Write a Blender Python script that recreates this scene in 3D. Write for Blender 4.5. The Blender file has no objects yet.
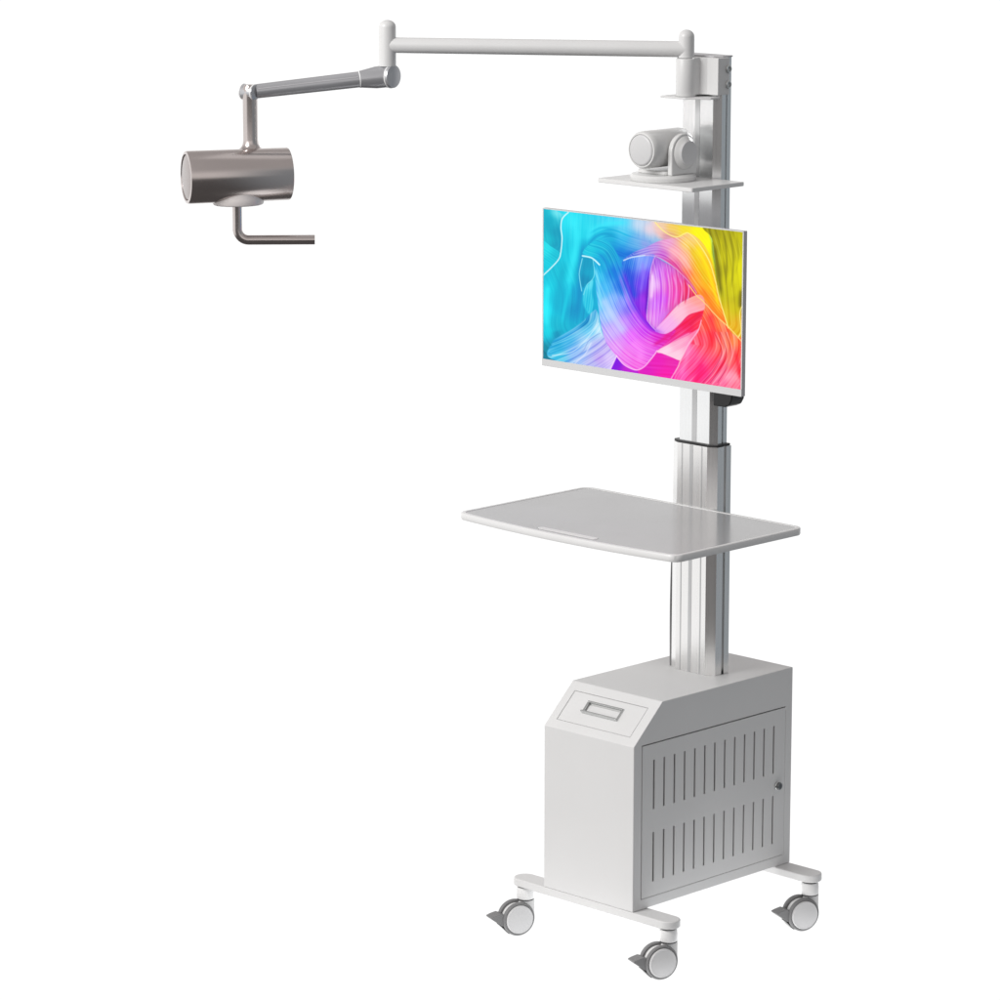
import bpy, bmesh, math, random
import numpy as np
from mathutils import Vector, Matrix

random.seed(4)
S = bpy.context.scene
COL = S.collection
R = math.radians

# ------------------------------------------------------------------ camera
ZG = 0.1205                                   # ground to cabinet floor
cd = bpy.data.cameras.new('camera')
cam = bpy.data.objects.new('camera', cd)
COL.objects.link(cam)
yaw, pit = R(44.833), R(11.2353)
fw = Vector((-math.sin(yaw) * math.cos(pit), math.cos(yaw) * math.cos(pit), -math.sin(pit)))
rt = Vector((math.cos(yaw), math.sin(yaw), 0))
up = rt.cross(fw)
m = Matrix((rt, up, -fw)).transposed().to_4x4()
m.translation = Vector((4.9066, -5.2222, 2.2674 + ZG))
cam.matrix_world = m
cd.sensor_width = 36
cd.lens = 36 * 3.6852337
cd.shift_x = 0.0121
cd.shift_y = -0.0094
cd.clip_end = 200
S.camera = cam

# ------------------------------------------------------------------ world: white studio, dark behind the camera
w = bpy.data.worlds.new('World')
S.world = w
w.use_nodes = True
nt = w.node_tree
nt.nodes.clear()
N = nt.nodes.new
L = nt.links.new


def mathn(op, a, b=None, clamp=False):
    n = N('ShaderNodeMath'); n.operation = op; n.use_clamp = clamp
    for i, v in enumerate((a, b)):
        if v is None:
            continue
        if isinstance(v, (int, float)):
            n.inputs[i].default_value = v
        else:
            L(v, n.inputs[i])
    return n.outputs[0]


def sstep(v, a, b):
    n = N('ShaderNodeMapRange'); n.interpolation_type = 'SMOOTHSTEP'
    if a > b:                                   # falling edge
        a, b = b, a
        n.inputs['To Min'].default_value = 1; n.inputs['To Max'].default_value = 0
    n.inputs['From Min'].default_value = a; n.inputs['From Max'].default_value = b
    L(v, n.inputs['Value'])
    return n.outputs['Result']


def mixc(f, a, b):
    n = N('ShaderNodeMix'); n.data_type = 'RGBA'
    L(f, n.inputs[0])
    for i, v in ((6, a), (7, b)):
        if isinstance(v, tuple):
            n.inputs[i].default_value = (*v, 1)
        else:
            L(v, n.inputs[i])
    return n.outputs[2]


tc = N('ShaderNodeTexCoord')


def dotd(v):
    n = N('ShaderNodeVectorMath'); n.operation = 'DOT_PRODUCT'
    L(tc.outputs['Generated'], n.inputs[0]); n.inputs[1].default_value = v
    return n.outputs['Value']


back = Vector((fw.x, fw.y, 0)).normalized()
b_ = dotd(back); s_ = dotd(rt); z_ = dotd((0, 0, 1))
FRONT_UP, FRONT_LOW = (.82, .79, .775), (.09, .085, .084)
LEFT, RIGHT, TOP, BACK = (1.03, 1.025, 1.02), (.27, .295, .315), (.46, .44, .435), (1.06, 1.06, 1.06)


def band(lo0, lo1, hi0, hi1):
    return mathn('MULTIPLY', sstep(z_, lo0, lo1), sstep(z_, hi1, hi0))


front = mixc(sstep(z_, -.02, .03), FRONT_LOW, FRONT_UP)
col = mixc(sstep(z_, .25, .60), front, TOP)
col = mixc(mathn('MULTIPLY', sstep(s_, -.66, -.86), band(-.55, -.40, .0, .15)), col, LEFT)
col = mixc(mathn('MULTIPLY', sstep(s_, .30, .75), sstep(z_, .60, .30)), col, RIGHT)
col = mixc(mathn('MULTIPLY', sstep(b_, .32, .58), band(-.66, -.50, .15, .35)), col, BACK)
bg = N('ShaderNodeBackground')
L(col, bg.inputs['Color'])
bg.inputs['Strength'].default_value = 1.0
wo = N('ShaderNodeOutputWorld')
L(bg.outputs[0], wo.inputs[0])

S.view_settings.view_transform = 'Standard'
S.view_settings.look = 'None'
S.view_settings.exposure = 0
S.view_settings.gamma = 1
S.view_settings.use_curve_mapping = False
S.render.engine = 'CYCLES'
S.cycles.max_bounces = 8
S.cycles.use_denoising = True


def area(name, loc, tgt, size, power, color=(1, 1, 1), size_y=None):
    ld = bpy.data.lights.new(name, 'AREA')
    ld.energy = power; ld.size = size; ld.color = color
    if size_y:
        ld.shape = 'RECTANGLE'; ld.size_y = size_y
    o = bpy.data.objects.new(name, ld)
    COL.objects.link(o)
    o.location = loc
    o.rotation_euler = (Vector(tgt) - Vector(loc)).to_track_quat('-Z', 'Y').to_euler()
    return o


area('key_softbox', (-.9, -4.0, 3.7), (0, .1, .9), 1.6, 185, (1, .995, .985))
area('top_softbox', (-.6, .9, 4.2), (0, .2, .8), 1.8, 3)
area('added_underfloor_lamp', (0, .2428, -.014), (0, .2428, 2), 0.856, 2.55).data.shape = 'DISK'  # added under the floor disc to turn it white and shadowless

# ------------------------------------------------------------------ materials


def mat(name, base, rough=.5, metal=0., spec=.5, coat=0., var=.03, bump=0., bscale=400, streak=None, coat_rough=.08, rvar=.06):
    """principled with faint procedural colour / roughness variation"""
    mt = bpy.data.materials.new(name)
    mt.use_nodes = True
    n = mt.node_tree
    p = n.nodes['Principled BSDF']
    p.inputs['Base Color'].default_value = (*base, 1)
    p.inputs['Roughness'].default_value = rough
    p.inputs['Metallic'].default_value = metal
    p.inputs['Specular IOR Level'].default_value = spec
    p.inputs['Coat Weight'].default_value = coat
    p.inputs['Coat Roughness'].default_value = coat_rough
    t = n.nodes.new('ShaderNodeTexCoord')
    mp = n.nodes.new('ShaderNodeMapping')
    n.links.new(t.outputs['Object'], mp.inputs[0])
    if streak:
        mp.inputs['Scale'].default_value = streak
    nz = n.nodes.new('ShaderNodeTexNoise')
    nz.inputs['Scale'].default_value = 9 if not streak else 1
    nz.inputs['Detail'].default_value = 5
    n.links.new(mp.outputs[0], nz.inputs['Vector'])
    mr = n.nodes.new('ShaderNodeMapRange')
    mr.inputs['From Min'].default_value = .3; mr.inputs['From Max'].default_value = .7
    mr.inputs['To Min'].default_value = 1 - var; mr.inputs['To Max'].default_value = 1 + var
    n.links.new(nz.outputs['Fac'], mr.inputs['Value'])
    hs = n.nodes.new('ShaderNodeHueSaturation')
    hs.inputs['Color'].default_value = (*base, 1)
    n.links.new(mr.outputs[0], hs.inputs['Value'])
    n.links.new(hs.outputs[0], p.inputs['Base Color'])
    rr = n.nodes.new('ShaderNodeMapRange')
    rr.inputs['From Min'].default_value = .3; rr.inputs['From Max'].default_value = .7
    rr.inputs['To Min'].default_value = max(.02, rough - rvar); rr.inputs['To Max'].default_value = rough + rvar
    n.links.new(nz.outputs['Fac'], rr.inputs['Value'])
    n.links.new(rr.outputs[0], p.inputs['Roughness'])
    if bump:
        n2 = n.nodes.new('ShaderNodeTexNoise')
        n2.inputs['Scale'].default_value = bscale
        n2.inputs['Detail'].default_value = 3
        n.links.new(t.outputs['Object'], n2.inputs['Vector'])
        bp = n.nodes.new('ShaderNodeBump')
        bp.inputs['Strength'].default_value = bump
        bp.inputs['Distance'].default_value = .0006
        n.links.new(n2.outputs['Fac'], bp.inputs['Height'])
        n.links.new(bp.outputs[0], p.inputs['Normal'])
    return mt


M = dict(
    paint=mat('white_powder_coat', (.69, .69, .69), .48, bump=.12, bscale=900, var=.012),
    arm=mat('white_arm_paint', (.64, .64, .64), .38, bump=.05, bscale=500, var=.012),
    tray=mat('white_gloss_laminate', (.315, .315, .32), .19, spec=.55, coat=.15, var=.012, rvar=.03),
    rim=mat('white_tray_edge', (.70, .70, .70), .35, var=.01),
    alu=mat('brushed_aluminium', (.88, .89, .895), .25, metal=1, streak=(220, 220, .8), var=.02, rvar=.02),
    alu2=mat('brushed_aluminium_sleeve', (.88, .875, .87), .28, metal=1, streak=(220, 220, .8), var=.02, rvar=.02),
    steel=mat('warm_grey_metal', (.61, .555, .54), .23, metal=1, var=.02, rvar=.03),
    grey=mat('blue_grey_enamel', (.47, .475, .495), .34, metal=.6, var=.02),
    ring=mat('pale_ring', (.82, .82, .82), .35),
    dark=mat('dark_recess', (.035, .035, .038), .6),
    black=mat('black_plastic', (.012, .012, .013), .35),
    tyre=mat('grey_rubber', (.20, .20, .203), .6, bump=.1, var=.06),
    hub=mat('light_grey_plastic', (.60, .60, .605), .38, var=.02),
    caster=mat('white_plastic', (.76, .76, .76), .4, var=.015),
    lock=mat('lock_metal', (.22, .225, .23), .3, metal=1),
    chrome=mat('satin_nickel', (.60, .612, .61), .26, metal=.85),
    strip=mat('grey_band_metal', (.60, .605, .61), .42, metal=1, var=.015),
    lens=mat('frosted_lens', (.34, .305, .298), .28, metal=.3),
    saddle=mat('pale_warm_metal', (.78, .73, .715), .35, metal=.1),
    camw=mat('camera_white_plastic', (.66, .66, .655), .3, coat=.25, var=.012),
    camg=mat('camera_pale_grey', (.58, .58, .585), .35, var=.012),
    mon=mat('silver_plastic', (.60, .605, .61), .4, var=.012),
    monside=mat('grey_plastic_side', (.48, .475, .49), .4),
)

# ------------------------------------------------------------------ mesh helpers


def box(bm, x0, x1, y0, y1, z0, z1):
    v = [bm.verts.new(p) for p in ((x0, y0, z0), (x1, y0, z0), (x1, y1, z0), (x0, y1, z0), (x0, y0, z1), (x1, y0, z1), (x1, y1, z1), (x0, y1, z1))]
    for f in ((0, 3, 2, 1), (4, 5, 6, 7), (0, 1, 5, 4), (1, 2, 6, 5), (2, 3, 7, 6), (3, 0, 4, 7)):
        bm.faces.new([v[i] for i in f])


def prism(bm, pts, vec):
    """extrude a 3D polygon along vec"""
    vec = Vector(vec)
    a = [bm.verts.new(p) for p in pts]
    b = [bm.verts.new(Vector(p) + vec) for p in pts]
    n = len(pts)
    bm.faces.new(a[::-1]); bm.faces.new(b)
    for i in range(n):
        bm.faces.new((a[i], a[(i + 1) % n], b[(i + 1) % n], b[i]))
    bmesh.ops.recalc_face_normals(bm, faces=bm.faces[:])


def frame(axis):
    a = Vector(axis).normalized()
    ref = Vector((0, 0, 1)) if abs(a.z) < .9 else Vector((1, 0, 0))
    u = ref.cross(a).normalized()
    return a, u, a.cross(u)


def lathe(bm, origin, axis, prof, seg=48, su=1., sv=1.):
    """prof: list of (t along axis, radius); radius 0 closes"""
    a, u, v = frame(axis)
    o = Vector(origin)
    rings = []
    for t, r in prof:
        if r < 1e-6:
            rings.append([bm.verts.new(o + a * t)])
        else:
            rings.append([bm.verts.new(o + a * t + (u * math.cos(2 * math.pi * k / seg) * su + v * math.sin(2 * math.pi * k / seg) * sv) * r) for k in range(seg)])
    for A, B in zip(rings, rings[1:]):
        for k in range(seg):
            k2 = (k + 1) % seg
            if len(A) == 1 and len(B) == 1:
                continue
            if len(A) == 1:
                bm.faces.new((A[0], B[k2], B[k]))
            elif len(B) == 1:
                bm.faces.new((A[k], A[k2], B[0]))
            else:
                bm.faces.new((A[k], A[k2], B[k2], B[k]))
    if len(rings[0]) > 1:
        bm.faces.new(rings[0][::-1])
    if len(rings[-1]) > 1:
        bm.faces.new(rings[-1])


def cyl(bm, p0, p1, r0, r1=None, seg=40, ch=0.):
    p0, p1 = Vector(p0), Vector(p1)
    r1 = r0 if r1 is None else r1
    l = (p1 - p0).length
    if ch:
        k = [(0, r0 - ch), (ch * .3, r0 - ch * .3), (ch, r0), (l - ch, r1), (l - ch * .3, r1 - ch * .3), (l, r1 - ch)]
    else:
        k = [(0, r0), (l, r1)]
    lathe(bm, p0, p1 - p0, k, seg)


def capsule_post(bm, p0, p1, r, dome=1., seg=40):
    """upright tube with a rounded top"""
    p0, p1 = Vector(p0), Vector(p1)
    l = (p1 - p0).length
    h = r * dome
    pr = [(0, r)]
    for i in range(0, 9):
        a = i / 9 * math.pi / 2
        pr.append((l - h + h * math.sin(a), r * math.cos(a)))
    pr.append((l, 0))
    lathe(bm, p0, p1 - p0, pr, seg)


def tube(bm, pts, r, seg=20, cap=.25):
    pts = [Vector(p) for p in pts]
    rings = []
    nrm = None
    for i, p in enumerate(pts):
        t = (pts[min(i + 1, len(pts) - 1)] - pts[max(i - 1, 0)]).normalized()
        if nrm is None:
            nrm = frame(t)[1]
        nrm = (nrm - t * nrm.dot(t)).normalized()
        bn = t.cross(nrm)
        rings.append([bm.verts.new(p + (nrm * math.cos(2 * math.pi * k / seg) + bn * math.sin(2 * math.pi * k / seg)) * r) for k in range(seg)])
    for A, B in zip(rings, rings[1:]):
        for k in range(seg):
            bm.faces.new((A[k], A[(k + 1) % seg], B[(k + 1) % seg], B[k]))
    bm.faces.new(rings[0][::-1]); bm.faces.new(rings[-1])


def ring(bm, c, axis, Rr, r, seg=48, s2=10):
    a, u, v = frame(axis)
    c = Vector(c)
    g = []
    for i in range(seg):
        t = 2 * math.pi * i / seg
        d = u * math.cos(t) + v * math.sin(t)
        g.append([bm.verts.new(c + d * (Rr + r * math.cos(2 * math.pi * j / s2)) + a * r * math.sin(2 * math.pi * j / s2)) for j in range(s2)])
    for i in range(seg):
        for j in range(s2):
            bm.faces.new((g[i][j], g[(i + 1) % seg][j], g[(i + 1) % seg][(j + 1) % s2], g[i][(j + 1) % s2]))


def rrect(x0, x1, y0, y1, r, n=6):
    """rounded rectangle outline, counter-clockwise"""
    o = []
    for cx, cy, a0 in ((x1 - r, y0 + r, -90), (x1 - r, y1 - r, 0), (x0 + r, y1 - r, 90), (x0 + r, y0 + r, 180)):
        for k in range(n + 1):
            a = R(a0 + 90 * k / n)
            o.append((cx + r * math.cos(a), cy + r * math.sin(a)))
    return o


def obj(name, bm, mt, parent=None, bev=0., seg=2, sharp=35):
    if isinstance(bm, bmesh.types.BMesh):
        bmesh.ops.recalc_face_normals(bm, faces=bm.faces[:])
        me = bpy.data.meshes.new(name)
        bm.to_mesh(me); bm.free()
    else:
        me = bm
    o = bpy.data.objects.new(name, me)
    COL.objects.link(o)
    me.materials.clear(); me.materials.append(mt)
    me.polygons.foreach_set('use_smooth', [True] * len(me.polygons))
    if bev:
        b = o.modifiers.new('bevel', 'BEVEL')
        b.width = bev; b.segments = seg; b.limit_method = 'ANGLE'; b.angle_limit = R(30)
        b.harden_normals = True
        b.use_clamp_overlap = True
    else:
        me.set_sharp_from_angle(angle=R(sharp))
    if parent:
        o.parent = parent
    return o


def boolean(bmA, bmB, op='DIFFERENCE'):
    """A minus B, returned as mesh datablock"""
    os_ = []
    for b in (bmA, bmB):
        bmesh.ops.recalc_face_normals(b, faces=b.faces[:])
        me = bpy.data.meshes.new('temporary'); b.to_mesh(me); b.free()
        o = bpy.data.objects.new('temporary', me); COL.objects.link(o); os_.append(o)
    md = os_[0].modifiers.new('b', 'BOOLEAN')
    md.operation = op; md.object = os_[1]; md.solver = 'EXACT'
    dg = bpy.context.evaluated_depsgraph_get()
    res = bpy.data.meshes.new_from_object(os_[0].evaluated_get(dg))
    for o in os_:
        d = o.data
        bpy.data.objects.remove(o); bpy.data.meshes.remove(d)
    return res


def tomesh(me):
    b = bmesh.new(); b.from_mesh(me); bpy.data.meshes.remove(me)
    return b


def BM():
    return bmesh.new()


def thing(name, label, cat, loc=(0, 0, 0)):
    o = bpy.data.objects.new(name, None)
    o.empty_display_size = .1
    COL.objects.link(o)
    o.location = loc
    o['label'] = label; o['category'] = cat
    return o


def settle(o):
    """keep children where they were built (world coordinates) after the thing's Empty was placed"""
    for c in o.children:
        c.matrix_parent_inverse = Matrix.Translation(-Vector(o.location))


# ------------------------------------------------------------------ the floor: translucent disc, whitened by an added lamp below
bm = BM()
fx, fy = back.x, back.y
cyl(bm, (0, .2428, -.004), (0, .2428, 0), .42, .42, 96)
mt = bpy.data.materials.new('translucent_white_sheet')
mt.use_nodes = True
n = mt.node_tree
n.nodes.clear()
out = n.nodes.new('ShaderNodeOutputMaterial')
ad = n.nodes.new('ShaderNodeMixShader')
df = n.nodes.new('ShaderNodeBsdfDiffuse'); df.inputs['Color'].default_value = (.9, .9, .9, 1)
tr = n.nodes.new('ShaderNodeBsdfTranslucent')
nz = n.nodes.new('ShaderNodeTexNoise'); nz.inputs['Scale'].default_value = 30
cr = n.nodes.new('ShaderNodeMapRange'); cr.inputs['To Min'].default_value = .93; cr.inputs['To Max'].default_value = .97
n.links.new(nz.outputs['Fac'], cr.inputs['Value'])
n.links.new(cr.outputs[0], tr.inputs['Color'])
ad.inputs[0].default_value = .85
n.links.new(df.outputs[0], ad.inputs[1]); n.links.new(tr.outputs[0], ad.inputs[2])
n.links.new(ad.outputs[0], out.inputs[0])
me = bpy.data.meshes.new('floor')
bmesh.ops.delete(bm, geom=[f for f in bm.faces if f.normal.z < .5], context='FACES_ONLY')
fl = obj('floor', bm, mt)
fl['kind'] = 'structure'
fl['label'] = 'white floor disc lit by an added lamp below, under the medical cart'

# ------------------------------------------------------------------ the cart
W, D, H, H1, Y1 = .2475, .4856, .4208, .3421, .0834
X = W / 2
cart = thing('medical_cart', 'white rolling medical cart with slotted cabinet, aluminium column, tray and long overhead swing arm', 'medical cart', (0, D / 2, 0))


def Z(z):
    return z + ZG


# cabinet body
bm = BM()
prism(bm, [(-X, 0, Z(0)), (-X, D, Z(0)), (-X, D, Z(H)), (-X, Y1, Z(H)), (-X, 0, Z(H1))], (W, 0, 0))
cut = BM()
box(cut, X - .014, X + .05, .0240, .4645, Z(.0212), Z(.3403))                 # door opening
e = Vector((0, Y1, H - H1)).normalized()                                      # up the sloping front
nn = Vector((0, -e.z, e.y))                                                  # its outward normal
SO = Vector((0, 0, Z(H1)))


def sl(x, s, h=0.):
    return SO + Vector((x, 0, 0)) + e * s + nn * h


prism(cut, [sl(-.1030, .0200, -.004), sl(.0990, .0200, -.004), sl(.0990, .0935, -.004), sl(-.1030, .0935, -.004)], nn * .03)
prism(cut, [sl(-.0500, .0490, -.024), sl(.0440, .0490, -.024), sl(.0440, .0750, -.024), sl(-.0500, .0750, -.024)], nn * .05)
body = obj('cabinet', boolean(bm, cut), M['paint'], cart, bev=.0022, seg=3)

# drawer front filling its recess, open where the pull is
bm = BM()
prism(bm, [sl(-.1014, .0202, -.0035), sl(.0988, .0202, -.0035), sl(.0988, .0918, -.0035), sl(-.1014, .0918, -.0035)], nn * .0035)
cut = BM()
prism(cut, [sl(-.0500, .0490, -.02), sl(.0440, .0490, -.02), sl(.0440, .0750, -.02), sl(-.0500, .0750, -.02)], nn * .05)
obj('drawer_front', boolean(bm, cut), M['paint'], body, bev=.0005, seg=1)
# recessed pull: a raised satin frame and a scoop
bm = BM()
prism(bm, [sl(-.0520, .0470, -.001), sl(.0460, .0470, -.001), sl(.0460, .0770, -.001), sl(-.0520, .0770, -.001)], nn * .0042)
cut = BM()
prism(cut, [sl(-.0480, .0510, -.02), sl(.0420, .0510, -.02), sl(.0420, .0730, -.02), sl(-.0480, .0730, -.02)], nn * .05)
bm = tomesh(boolean(bm, cut))
prism(bm, [sl(-.0498, .0492, -.0185), sl(.0438, .0492, -.0185), sl(.0438, .0748, -.0055), sl(-.0498, .0748, -.0055)], nn * .004)
prism(bm, [sl(-.0515, .0462, .0005), sl(.0455, .0462, .0005), sl(.0455, .0500, .0005), sl(-.0515, .0500, .0005)], nn * .0080)
obj('drawer_pull', bm, M['chrome'], body, bev=.0014, seg=2)

# slotted side door
bm = BM()
dx0, dx1 = X - .0024, X + .0006
box(bm, dx0, dx1, .0250, .4634, Z(.0222), Z(.3385))
cut = BM()
for k in range(13):
    y = .0594 + (.4272 - .0594) * k / 12
    for z0, z1 in ((.2035, .3052), (.0525, .1552)):
        box(cut, dx0 - .02, dx1 + .02, y - .0021, y + .0021, Z(z0), Z(z1))
door = obj('door', boolean(bm, cut), M['paint'], body, bev=.0006, seg=1)
bm = BM()
lathe(bm, (X - .001, .4403, Z(.1754)), (1, 0, 0), [(0, .0098), (.0045, .0098), (.0058, .0085), (.0058, .0072)], 32)
obj('lock_collar', bm, M['chrome'], body)
bm = BM()
lathe(bm, (X + .0035, .4403, Z(.1754)), (1, 0, 0), [(0, .0078), (.0045, .0078), (.0056, .0066), (.0056, 0)], 32)
cut = BM()
box(cut, X + .0075, X + .02, .4395, .4411, Z(.1714), Z(.1794))
obj('lock', boolean(bm, cut), M['lock'], body)

# two base bars with round ends
XB, RB = .199, .0238
for y0 in (-.0004, D - 2 * RB + .0004):
    bm = BM()
    pts = [(x, y, Z(-.0172)) for x, y in rrect(-XB - RB, XB + RB, y0, y0 + 2 * RB, RB - .0002, 12)]
    prism(bm, pts, (0, 0, .0168))
    obj('base_bar', bm, M['paint'], cart, bev=.003, seg=3)

# casters
ax = Vector((math.cos(R(-20)), math.sin(R(-20)), 0))
tr_ = Vector((ax.y, -ax.x, 0))
RW = .0355


def caster(x, y):
    zc = RW
    st = Vector((x, y, 0))
    wc = st + tr_ * .022 + Vector((0, 0, zc))
    bm = BM()
    zt = Z(-.0172)
    cyl(bm, (x, y, zt - .0295), (x, y, zt - .0041), 0.0184, .0178, 36, .0025)
    # fork wall between the two wheels: disc, web up to the stem
    cyl(bm, wc - ax * .0075, wc + ax * .0075, .0302, .0302, 48, .002)
    pts = [st - tr_ * .0172 + Vector((0, 0, zc - .004)), st - tr_ * .0172 + Vector((0, 0, zt - .012)),
           st - tr_ * .009 + Vector((0, 0, zt - .012)), wc + tr_ * .004 + Vector((0, 0, .015)), wc + Vector((0, 0, -.012))]
    prism(bm, [p - ax * .0078 for p in pts], ax * .0156)
    c = obj('caster', bm, M['caster'], cart, bev=.0012, seg=2)
    bm = BM()
    cyl(bm, (x, y, zt - .0042), (x, y, zt + .0005), .0155, .0155, 32)
    obj('stem_ring', bm, M['dark'], c)
    bm = BM()
    cyl(bm, (x, y, zt - .0312), (x, y, zt - .0293), .0172, .0172, 32)
    obj('swivel_ring', bm, M['dark'], c)
    for s in (-1, 1):
        bm = BM()
        lathe(bm, wc + ax * s * .0082, ax * s, [(0, .0305), (0, .0335), (.0018, .0352), (.0032, RW), (.0070, RW), (.0092, .0343), (.0100, .0322), (.0097, .0312), (.0085, .0308)], 56)
        wh = obj('wheel', bm, M['tyre'], c)
        bm = BM()
        lathe(bm, wc + ax * s * .0160, ax * s, [(0, .0300), (.0036, .0300), (.0056, .0290), (.0062, .0275), (.0059, .0270), (.0059, .0265), (.0072, .018), (.0077, .008), (.0078, 0)], 56)
        obj('hub_cap', bm, M['hub'], c)
    # brake pedal: curved tongue with a skirt running under it
    bm = BM()
    hw = .0135

    def q(t, z):
        return wc + tr_ * t + Vector((0, 0, z))
    prof = [q(.024, .0085), q(.041, .0155), q(.054, .0125), q(.0625, .0095), q(.0618, .0070), q(.048, -.0035), q(.036, -.0115), q(.026, -.012)]
    prism(bm, [p - ax * hw for p in prof], ax * 2 * hw)
    obj('brake_pedal', bm, M['tyre'], c, bev=.0022, seg=3)
    bm = BM()
    prof = [q(.012, -.020), q(.033, -.0090), q(.0415, -.0095), q(.031, -.0200), q(.020, -.0315), q(.010, -.0335)]
    prism(bm, [p - ax * .0075 for p in prof], ax * .015)
    obj('brake_shoe', bm, M['black'], c, bev=.001, seg=2)


for x in (-XB, XB):
    for y in (RB, D - RB):
        caster(x, y)


# column: extruded profiles with chamfered edges and shallow grooves
def profile(hw, dxc, dyc, y0, yr, groove, side_groove):
    """outline seen from above, counter-clockwise from front left; y0 front plane, yr rear"""
    a = hw - dxc
    g = groove
    pts = [(-hw, y0 + dyc), (-a, y0)]
    for c, wd, dp in g:
        pts += [(c - wd / 2, y0), (c - wd / 2 + min(wd * .42, dp * 3.2), y0 + dp), (c + wd / 2 - min(wd * .42, dp * 3.2), y0 + dp), (c + wd / 2, y0)]
    pts += [(a, y0), (hw, y0 + dyc)]
    for c, wd, dp in side_groove:
        pts += [(hw, c - wd / 2), (hw - dp, c - wd / 2), (hw - dp, c + wd / 2), (hw, c + wd / 2)]
    pts += [(hw, yr), (-hw, yr)]
    for c, wd, dp in reversed(side_groove):
        pts += [(-hw, c + wd / 2), (-hw + dp, c + wd / 2), (-hw + dp, c - wd / 2), (-hw, c - wd / 2)]
    return pts


ZT = .8972
bm = BM()
pr = profile(.0603, .0198, .0099, .3035, .3545, [], [(.336, .0070, .0085)])
prism(bm, [(x, y, Z(H) + .0003) for x, y in pr], (0, 0, ZT - H - .0003))
low = obj('lower_column', bm, M['alu2'], cart, sharp=12)
for xa, xb in ((-.0290, -.0262), (-.0068, .0018), (.0245, .0275)):  # flat grey bands on the front face instead of cut grooves
    bm = BM()
    box(bm, xa, xb, .3031, .3040, Z(H) + .0006, Z(ZT) - .0006)
    obj('grey_band', bm, M['strip'], low)
# dark gasket on the sleeve's top
bm = BM()
pr2 = profile(.0590, .0190, .0095, .3047, .3533, [], [])
prism(bm, [(x, y, Z(ZT) + .0002) for x, y in pr2], (0, 0, .0045))
obj('gasket', bm, M['black'], low, bev=.001, seg=2)
bm = BM()
box(bm, .0525, .0612, .3335, .3385, Z(H) + .0004, Z(H) + .006)
obj('groove_stop', bm, M['black'], low)
pr = profile(.0527, .0127, .0122, .3095, .3490, [], [(.3355, .0040, .006)])
bm = BM()
ZC = 1.6840
prism(bm, [(x, y, Z(ZT) + .0048) for x, y in pr], (0, 0, ZC - ZT - .0048))
upc = obj('upper_column', bm, M['alu'], cart, sharp=12)
bm = BM()
box(bm, -.0070, .0056, .3091, .3100, Z(ZT) + .0050, Z(ZC) - .0006)  # one flat grey band where a groove would be cut
obj('grey_band', bm, M['strip'], upc)
bm = BM()
prc = profile(.0545, .0135, .013, .3078, .3515, [], [])
prism(bm, [(x, y, Z(ZC) + .0002) for x, y in prc], (0, 0, .0032))
obj('column_cap', bm, M['monside'], upc, bev=.001, seg=2)
# thin dark tube along the column's far side
bm = BM()
tube(bm, [(-.0590 - .0035 * math.sin(math.pi * t) - .0058 * (1 - t), .3200, Z(H) + .0005 + t * .325) for t in [k / 14 for k in range(15)]], .0046, 14)
obj('dark_tube', bm, M['tyre'], cart)

# tray: bowed front edge, rounded corners, raised rim
TX, TY0, TY1, TZ = .2988, -.0765, .3068, .769


def tray_outline(ins, n=26):
    r = .022 - ins * .5
    p = []
    x1, y0, y1 = TX - ins, TY0 + ins, TY1 - ins
    bow = .020
    # front edge from left to right, bowed outwards
    for k in range(n + 1):
        x = -x1 + r + (2 * (x1 - r)) * k / n
        p.append((x, y0 - bow * (1 - (x / x1) ** 2) + bow * .12))
    for cx, cy, a0 in ((x1 - r, y0 + r, -90), (x1 - r, y1 - r, 0), (-x1 + r, y1 - r, 90), (-x1 + r, y0 + r, 180)):
        for k in range(1 if a0 == -90 else 0, 8 if a0 == 180 else 9):
            a = R(a0 + 90 * k / 8)
            p.append((cx + r * math.cos(a), cy + r * math.sin(a)))
    return p


bm = BM()
zt = Z(TZ)
out_, inn, inn2 = tray_outline(0), tray_outline(.0062), tray_outline(.0085)
lay = [(tray_outline(.004), zt - .0150), (tray_outline(.0008), zt - .0140), (out_, zt - .0118), (out_, zt - .0012), (tray_outline(.0012), zt), (tray_outline(.0078), zt), (tray_outline(.0088), zt - .0016)]
rings = [[bm.verts.new((x, y, z)) for x, y in o] for o, z in lay]
for A, B in zip(rings, rings[1:]):
    for k in range(len(A)):
        bm.faces.new((A[k], A[(k + 1) % len(A)], B[(k + 1) % len(A)], B[k]))
bm.faces.new(rings[0][::-1])
bm.faces.new(rings[-1])
tray_m = M['rim']
tray = obj('tray', bm, tray_m, cart, sharp=50)
bm = BM()
prism(bm, [(x, y, zt - .0015) for x, y in tray_outline(.0089)], (0, 0, .0007))
cut = BM()
prism(cut, [(x, y, zt - .02) for x, y in rrect(-.078, .082, -.0745, -.0570, .0085)], (0, 0, .05))
obj('tray_surface', boolean(bm, cut), M['tray'], tray, sharp=30)
bm = BM()
prism(bm, [(x, y, zt - .0015) for x, y in rrect(-.0770, .0810, -.0735, -.0580, .0076)], (0, 0, .0016))
obj('pen_grip', bm, M['rim'], tray, bev=.0008)
# bracket under the tray
bm = BM()
box(bm, -.058, .058, .19, .3020, zt - .046, zt - .0153)
obj('tray_bracket', bm, M['paint'], tray, bev=.002)

# camera shelf
SZ = 1.4436
bm = BM()
prism(bm, [(x, y, Z(SZ) - .0085) for x, y in rrect(-.127, .127, .1514, .3080, .004, 4)], (0, 0, .0085))
shelf = obj('shelf', bm, M['rim'], cart, bev=.0012)
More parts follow.
